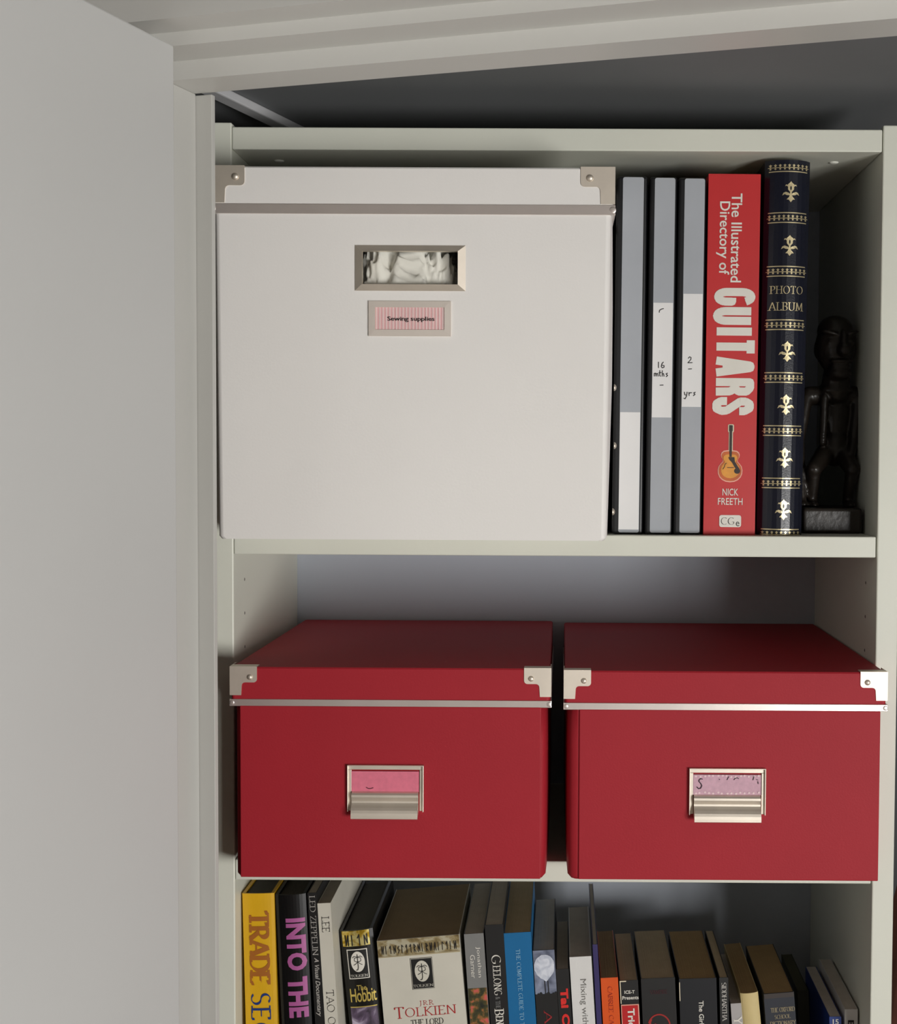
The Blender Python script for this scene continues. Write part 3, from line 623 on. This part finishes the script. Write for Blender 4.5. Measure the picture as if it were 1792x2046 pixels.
def emblem(d, a0, a1, s0, s1, light, dark, fr):
    d.rect(light, a0, a1, s0, s1, 1, n=4); d.rect(dark, a0 + fr, a1 - fr, s0 + fr, s1 - fr, 2, n=4)
    ca, cs = (a0 + a1) / 2, s0 + (s1 - s0) * .42; ra, rs = (a1 - a0) * .34, (s1 - s0) * .345
    d.disc(light, ca, cs, ra, rs, 3, 28)
    z = lambda L_, w_=.055: d.stroke(dark, [(ca + a * ra, cs + s * rs) for a, s in L_], w_, 4)
    z([(0, -.7), (0, .55), (-.1, .78), (-.3, .8)], .075); z([(-.7, -.42), (-.45, -.55), (0, -.45), (.45, -.55), (.7, -.42)])
    for sx in (1, -1): z([(sx * .12, -.4), (sx * .42, -.38), (sx * .48, -.12), (sx * .3, -.02), (0, .0)]); z([(0, 0), (sx * .3, .2), (sx * .6, .3)])
    d.pen(light, 'TOLKIEN', a0 + fr * 1.8, a1 - fr * 1.8, s1 - (s1 - s0) * .15, s1 - (s1 - s0) * .07, vert=False, nib=.16, layer=3)
k = .046
HB = mat('black_paper_jacket', (13, 12, 10), .34, var=.1)
e, d, c = bk('black book with gold head band and white-framed oval emblem', 10.76, 5, 3.1, 21.35, 6.0, 15, HB, DKP, hard=True, bulge=.3, square=.25)
d.rect(GB, .2, 2.75, .02, 32 * k, 1, n=12); runes(d, SOOT, .35, 2.7, 9 * k, 30 * k, 4)
emblem(d, .5, 2.42, 38 * k, 99 * k, WHT, SOOT, .09)
GL = mat('gilt_lettering', (230, 205, 110), .35, metal=.6)
d.text(GL, 'The', 1.1, 2.0, 112 * k, 123 * k, vert=False, bold=.01); d.text(GL, 'Hobbit', .4, 2.85, 119 * k, 147 * k, vert=False, bold=.01, space=.92)
d.rect(GL, .3, 2.8, 156 * k, 158 * k, 1, n=10)
d.rect(ramp_mat('mountain_picture', [(.3, (40, 32, 42)), (.5, (96, 80, 104)), (.65, (190, 180, 200))], scale=70), .3, 2.8, 158 * k, 300 * k, 1, n=10); d.build('spine_print', e, c)
k = .0456
e, d, c = bk('very thick off-white paperback with pale gold rune band and red author capitals', 13.97, 4, 7.65, 20.75, 5.1, 15, OFFW, pages_mat('brown_pages', (150, 130, 100)))  # page block in plain brown
d.rect(GB2, .02, 7.62, .01, 33 * k, 1, n=8); d.rect(GOLD, .02, 7.62, 33.5 * k, 35.5 * k, 1, n=8); runes(d, SOOT, .3, 7.4, 12 * k, 28 * k, 19)
emblem(d, 2.95, 4.95, 42 * k, 105 * k, OFFW, SOOT, .05); d.frame(SOOT, 2.93, 4.97, 41.5 * k, 105.5 * k, .03, 2)
RD = mat('red_print', (178, 30, 34), .5)
d.pen(RD, 'JRR', 3.45, 4.7, 130 * k, 139 * k, vert=False, nib=.1, thin=.06, gap=.35); d.pen(RD, 'T', 1.05, 1.95, 140 * k, 163 * k, vert=False, nib=.12); d.pen(RD, 'OLKIEN', 2.05, 6.75, 143 * k, 161 * k, vert=False, nib=.12, gap=.12)
d.pen(INK, 'THE LORD', 2.5, 5.5, 168 * k, 180 * k, vert=False, nib=.12); d.pen(INK, 'OF THE RINGS', 1.95, 6.05, 184 * k, 195 * k, vert=False, nib=.12)
d.text(RD, 'with', 3.4, 4.8, 199 * k, 207 * k, vert=False); d.build('spine_print', e, c)
GRY = mat('grey_cover', (128, 128, 126), .5)
e, d, c = bk('grey paperback with small white lettering above a flower picture', 21.68, 4, 1.8, 21.4, 4.0, 15, GRY, GREYP)
d.text(WHT, 'Jonathan', .98, 1.42, 27 * k, 90 * k); d.text(WHT, 'Garner', .42, .86, 43 * k, 91 * k)
d.rect(ramp_mat('flower_picture', [(.36, (26, 30, 18)), (.5, (70, 66, 30)), (.58, (150, 100, 50)), (.66, (206, 90, 84))], scale=140, dist=.2), .04, 1.76, 112 * k, 300 * k, 1, n=2); d.build('spine_print', e, c)
e, d, c = bk('black paperback reading GEELONG in white capitals', 23.5, 4, 1.7, 22.25, 3.6, 15, SOOT, GREYP)
d.pen(WHT, 'G', .45, 1.28, 62 * k, 81 * k, nib=.14, serif=0); d.pen(WHT, 'EELONG', .52, 1.2, 84 * k, 145 * k, nib=.12, gap=.1); d.pen(GRY, '& THE', .6, 1.0, 148 * k, 172 * k, nib=.12); d.pen(WHT, 'B', .45, 1.28, 174 * k, 186 * k, nib=.16); d.pen(WHT, 'EN', .52, 1.2, 188 * k, 205 * k, nib=.16); d.build('spine_print', e, c)
TEAL = mat('bright_blue_cover', (10, 104, 158), .42)
e, d, c = bk('blue book reading THE COMPLETE GUIDE TO', 25.25, 4, 2.5, 21.5, 3.7, 15.5, TEAL, CREAMP)
d.pen(mat('pale_blue_print', (150, 196, 222), .5), 'THE COMPLETE GUIDE TO THE', 1.02, 1.4, 34 * k, 206 * k, nib=.13, gap=.1, serif=.06); d.build('spine_print', e, c)
e, d, c = bk('dark book with a white tree picture at the head of its spine', 27.85, 4, 2.03, 19.9, 3.8, 14.5, SOOT, GREYP)
SKY = ramp_mat('blue_grey_sky_print', [(.35, (70, 76, 96)), (.65, (150, 158, 180))], scale=60, dist=.3); BLOB = ramp_mat('white_foliage_print', [(.3, (170, 178, 196)), (.6, (222, 226, 236))], scale=120)
d.rect(SKY, .02, 2.0, .01, 92 * k, 1, n=2); R_ = random.Random(3)
d.poly(BLOB, [(1.0 + .93 * (1 + R_.uniform(-.06, .06)) * math.cos(a), 1.55 + 1.15 * (1 + R_.uniform(-.06, .06)) * math.sin(a)) for a in [2 * math.pi * i / 28 for i in range(28)]], 2)
d.poly(BLOB, [(.4, 2.4), (1.6, 2.4), (1.1, 2.95)], 2)
for a in (.95, 1.25): d.stroke(SOOT, [(a, 2.9), (a + .03, 4.2)], .07, 3)
for i in range(9): d.disc(SOOT, .1 + i * .23, 4.25, .16, .16 + .1 * (i % 3), 3, 8)
d.pen(mat('dark_red_print', (150, 30, 34), .5), 'AUS', .7, 1.4, 126 * k, 200 * k, nib=.2); d.build('spine_print', e, c)
e, d, c = bk('small black book with fat red letters beginning Tai', 29.94, 4, 1.18, 18.15, 3.9, 13, SOOT, GREYP)
RDB = mat('bright_red_print', (222, 40, 34), .5); d.text(RDB, 'Tai', .25, .98, 40 * k, 80 * k, bold=.05); d.text(RDB, 'Chi', .25, .98, 92 * k, 135 * k, bold=.05); d.build('spine_print', e, c)
e, d, c = bk('clean white paperback reading Mixing with', 31.18, 4, 2.03, 19.3, 3.7, 14, mat('clean_white_cover', (224, 223, 220), .4), GREYP)
d.text(mat('mid_grey_print', (128, 126, 122), .5), 'Mixing with', .72, 1.42, 46 * k, 140 * k); d.build('spine_print', e, c)
e, d, c = bk('very thin purple-blue booklet beside the white Mixing paperback', 33.28, 4, .46, 20.5, 3.4, 18, mat('deep_violet_cover', (52, 44, 98), .45), GREYP)
e, d, c = bk('slim bright orange paperback', 33.86, 4, 1.6, 17.35, 3.4, 12.5, mat('orange_cover', (222, 84, 10), .45), TANP)
d.pen(mat('rust_print', (170, 44, 12), .5), 'CABREE CA', .62, 1.02, 18 * k, 96 * k, nib=.16); d.build('spine_print', e, c)
e, d, c = bk('small black paperback with a white-edged red panel, right of the bright orange one', 35.54, 4, 1.7, 17.1, 3.2, 12.5, SOOT, CREAMP)
d.rect(CRE, 0, .08, .02, 47 * k, 1, n=1); d.rect(CRE, .0, .6, .0, .1, 1, n=1)
d.text(WHT, 'ICE-T', .4, 1.35, 20 * k, 27 * k, vert=False, bold=.02); d.text(WHT, 'Presents', .18, 1.68, 31.5 * k, 39 * k, vert=False, bold=.02)
d.rect(PK, .02, 1.68, 49 * k, 300 * k, 1, n=2); d.rect(mat('scarlet_panel', (190, 24, 28), .45), .1, 1.58, 51 * k, 300 * k, 2, n=2)
d.text(WHT, 'Trick', .6, 1.25, 57 * k, 108 * k, bold=.03, layer=3); d.build('spine_print', e, c)
e, d, c = bk('wide black paperback with a red swirl on its spine', 37.46, 4, 3.15, 17.3, 3.0, 12.7, SOOT, CREAMP)
SW = mat('red_swirl_print', (160, 32, 28), .5)
d.stroke(SW, [(1.5 + (1.0 - .0 * i) * math.cos(rad(200 + i * 12)), 4.5 + 1.1 * math.sin(rad(200 + i * 12))) for i in range(16)], .14, 1)
d.stroke(SW, [(.9 + .25 * math.cos(rad(i * 30)), 4.3 + .5 * math.sin(rad(i * 30))) for i in range(9)], .18, 1)
d.pen(mat('faint_maroon_print', (70, 20, 30), .5), 'VAMPIRE', .8, 2.4, 24 * k, 32 * k, vert=False, nib=.1); d.build('spine_print', e, c)
e, d, c = bk('wide black paperback reading The Girl in small white letters', 40.74, 4, 3.45, 17.3, 2.2, 12.7, mat('blue_black_cover', (20, 22, 28), .4), TANP)
d.rect(CRE, 0, .07, .3, 45 * k, 1, n=1); d.text(WHT, 'The Girl who', 1.75, 2.2, 46 * k, 124 * k, bold=.015); d.build('spine_print', e, c)
e, d, c = bk('thin black paperback with grey capitals, right of The Girl book', 44.4, 4, .82, 17.45, 2.0, 12.5, SOOT, CREAMP)
d.pen(MATS['grey_print'], 'SIDDHARTHA', .2, .62, 10 * k, 88 * k, nib=.18, gap=.04); d.build('spine_print', e, c)
e, d, c = bk('short grey-white paperback tucked left of the cream one', 46.05, 4, 1.1, 15.05, 4.5, 12.5, mat('pale_grey_cover', (170, 166, 164), .5), GREYP)
d.pen(WHT, 'YOU', .2, .95, 28 * k, 80 * k, nib=.2); d.build('spine_print', e, c)
e, d, c = bk('cream paperback with a worn rounded spine', 47.42, 4, 1.65, 16.1, 6.0, 12.7, mat('cream_worn_cover', (206, 186, 132), .6, var=.08), TANP, bulge=.25)
e, d, c = bk('dark blue school dictionary leaning left', 49.3, 4, 2.8, 16.0, 5.0, 12.4, mat('dusty_navy_cover', (34, 38, 48), .6, var=.1), TANP)
FG = mat('faded_gilt', (150, 138, 110), .6)
d.pen(FG, 'THE OXFORD', .55, 2.75, 30 * k, 39 * k, vert=False, nib=.14); d.pen(FG, 'SCHOOL', .85, 2.3, 45 * k, 53 * k, vert=False, nib=.14); d.pen(FG, 'DICTIONARY', .4, 2.75, 58 * k, 67 * k, vert=False, nib=.14)
d.rect(mat('worn_grey_edge', (66, 60, 58), .8), .02, 2.78, .01, .45, 1, n=2); d.build('spine_print', e, c)
e, d, c = bk('short dark olive book pushed back behind the dictionary row', 53.45, 14, 1.1, 12.3, 3.0, 10, mat('olive_cover', (52, 52, 38), .6), mat('olive_pages', (80, 78, 58), .9))
e, d, c = bk('small blue book numbered 15, second from the right end', 54.3, 4, 1.1, 13.85, 1.2, 12.4, mat('cobalt_cover', (32, 58, 128), .45), WHP)
d.text(WHT, '15', .3, .85, 5 * k, 16 * k, vert=False, bold=.02); d.build('spine_print', e, c)
e, d, c = bk('small white book at the far right end of the bottom shelf', 55.5, 4, 1.2, 14.55, .3, 12.6, mat('soft_white_cover', (205, 203, 200), .5), WHP)
d.text(INK, 'EN', .3, .85, 22 * k, 60 * k, bold=.02); d.build('spine_print', e, c)

# ================================================================ CARVED FIGURE
EB = mat('dark_carved_ebony', (38, 32, 27), .33, var=.25, scale=90, bump=.5, bscale=180)
def capsule(bm, p0, p1, r0, r1, n=14):
    p0, p1 = Vector(p0), Vector(p1)
    for i in range(n + 1):
        t = i / n; bmesh.ops.create_icosphere(bm, subdivisions=2, radius=r0 + (r1 - r0) * t, matrix=Matrix.Translation(p0.lerp(p1, t)))
def ell(bm, c, r, rot=(0, 0, 0)):
    from mathutils import Euler
    bmesh.ops.create_icosphere(bm, subdivisions=3, radius=1, matrix=Matrix.Translation(c) @ Euler([rad(a) for a in rot]).to_matrix().to_4x4() @ Matrix.Diagonal((*r, 1)))
fig = tag(empty('carved_figurine', 54.0, 9, Z2), 'dark carved wooden figurine on a block base at the shelf right end', 'figurine')
bm = bmesh.new()
# head, turned slightly down
ell(bm, (.75, 0, 17.5), (1.9, 1.9, 2.7)); ell(bm, (.75, .4, 18.9), (1.7, 1.8, 1.5)); ell(bm, (1.15, -1.95, 17.0), (.62, .6, .6)); ell(bm, (1.1, -1.75, 17.9), (.36, .5, 1.0))
ell(bm, (.0, -1.5, 18.55), (1.0, .55, .24), (0, 14, 0)); ell(bm, (2.0, -1.35, 18.6), (.65, .5, .22), (0, -14, 0))
ell(bm, (.15, -1.5, 17.7), (.55, .32, .3)); ell(bm, (1.8, -1.4, 17.8), (.42, .32, .3))
ell(bm, (.95, -1.6, 15.95), (1.1, .55, .2)); ell(bm, (.95, -1.5, 15.5), (1.0, .55, .2)); ell(bm, (.9, -.9, 14.9), (1.15, 1.1, .8))
ell(bm, (-.95, .2, 17.2), (.3, .6, .9)); ell(bm, (2.4, .2, 17.2), (.3, .6, .9))
capsule(bm, (.8, -.1, 14.8), (.8, .2, 13.2), 1.25, 1.45)
# collar, shoulders, chest, belly
capsule(bm, (-1.6, .4, 12.8), (2.9, .4, 12.8), .95, .95); ell(bm, (.8, -.5, 13.3), (1.5, .8, .55)); ell(bm, (1.0, .6, 10.8), (1.5, 1.2, 2.7)); ell(bm, (.9, .5, 8.0), (1.45, 1.3, 1.9))
capsule(bm, (-.35, -.6, 12.6), (-.5, -.7, 8.4), .42, .38)
# arms: the left one reaches down beside the leg, the right one rests on the hip
capsule(bm, (-1.9, 0, 12.6), (-2.65, -.6, 8.6), .62, .5); capsule(bm, (-2.65, -.6, 8.6), (-2.5, -1.6, 3.0), .48, .42)
capsule(bm, (3.0, .2, 12.6), (2.55, -.2, 8.8), .72, .55); capsule(bm, (2.55, -.2, 8.8), (2.0, -1.2, 6.6), .52, .4)
# bent legs and feet
capsule(bm, (.0, .2, 7.4), (-1.5, -1.9, 5.9), 1.0, .75); capsule(bm, (-1.5, -1.9, 5.9), (-1.5, -.9, 2.7), .68, .5); ell(bm, (-1.5, -1.6, 2.55), (.6, 1.1, .35))
capsule(bm, (1.5, .2, 7.4), (2.1, -1.7, 5.9), 1.0, .75); capsule(bm, (2.1, -1.7, 5.9), (1.9, -.7, 2.7), .68, .5); ell(bm, (1.9, -1.5, 2.55), (.6, 1.1, .35)); ell(bm, (-2.5, -1.9, 2.6), (.5, .7, .35))
fb = link('figure', bm, EB, fig, smooth=True)
rm = fb.modifiers.new('remesh', 'REMESH'); rm.mode = 'VOXEL'; rm.voxel_size = .0013; rm.use_smooth_shade = True
sm_ = fb.modifiers.new('smooth', 'SMOOTH'); sm_.iterations = 5; sm_.factor = .5
bm = bmesh.new(); box(bm, -2.9, 2.55, -4.4, 4.2, 0, 2.35, bev=.3, seg=3); link('base_block', bm, EB, fig, smooth=False)

# ================================================================ beside the bookcase: brown garment hanging in the cupboard
bm = bmesh.new(); n = 60; rings = []
for j in range(14):
    z = -40 - j * 6; row = []
    for i in range(n):
        a = 2 * math.pi * i / n; r = 1 + .16 * math.sin(a * 9 + j * .15) + .05 * math.sin(a * 4 + j)
        f = min(1, .35 + j * .2)
        row.append(bm.verts.new((5.5 * f * r * math.cos(a), 9 * f * r * math.sin(a), z)))
    rings.append(row)
for j in range(13):
    for i in range(n): bm.faces.new((rings[j][i], rings[j][(i + 1) % n], rings[j + 1][(i + 1) % n], rings[j + 1][i]))
bm.faces.new(rings[0]); bm.faces.new(rings[-1])
o = link('hanging_garment', bm, mat('brown_cloth', (104, 60, 48), .9, var=.2, scale=40, bump=.3), smooth=True)
o.location = (.675, .20, EYE); tag(o, 'reddish-brown garment hanging in the dark to the right of the bookcase', 'garment')
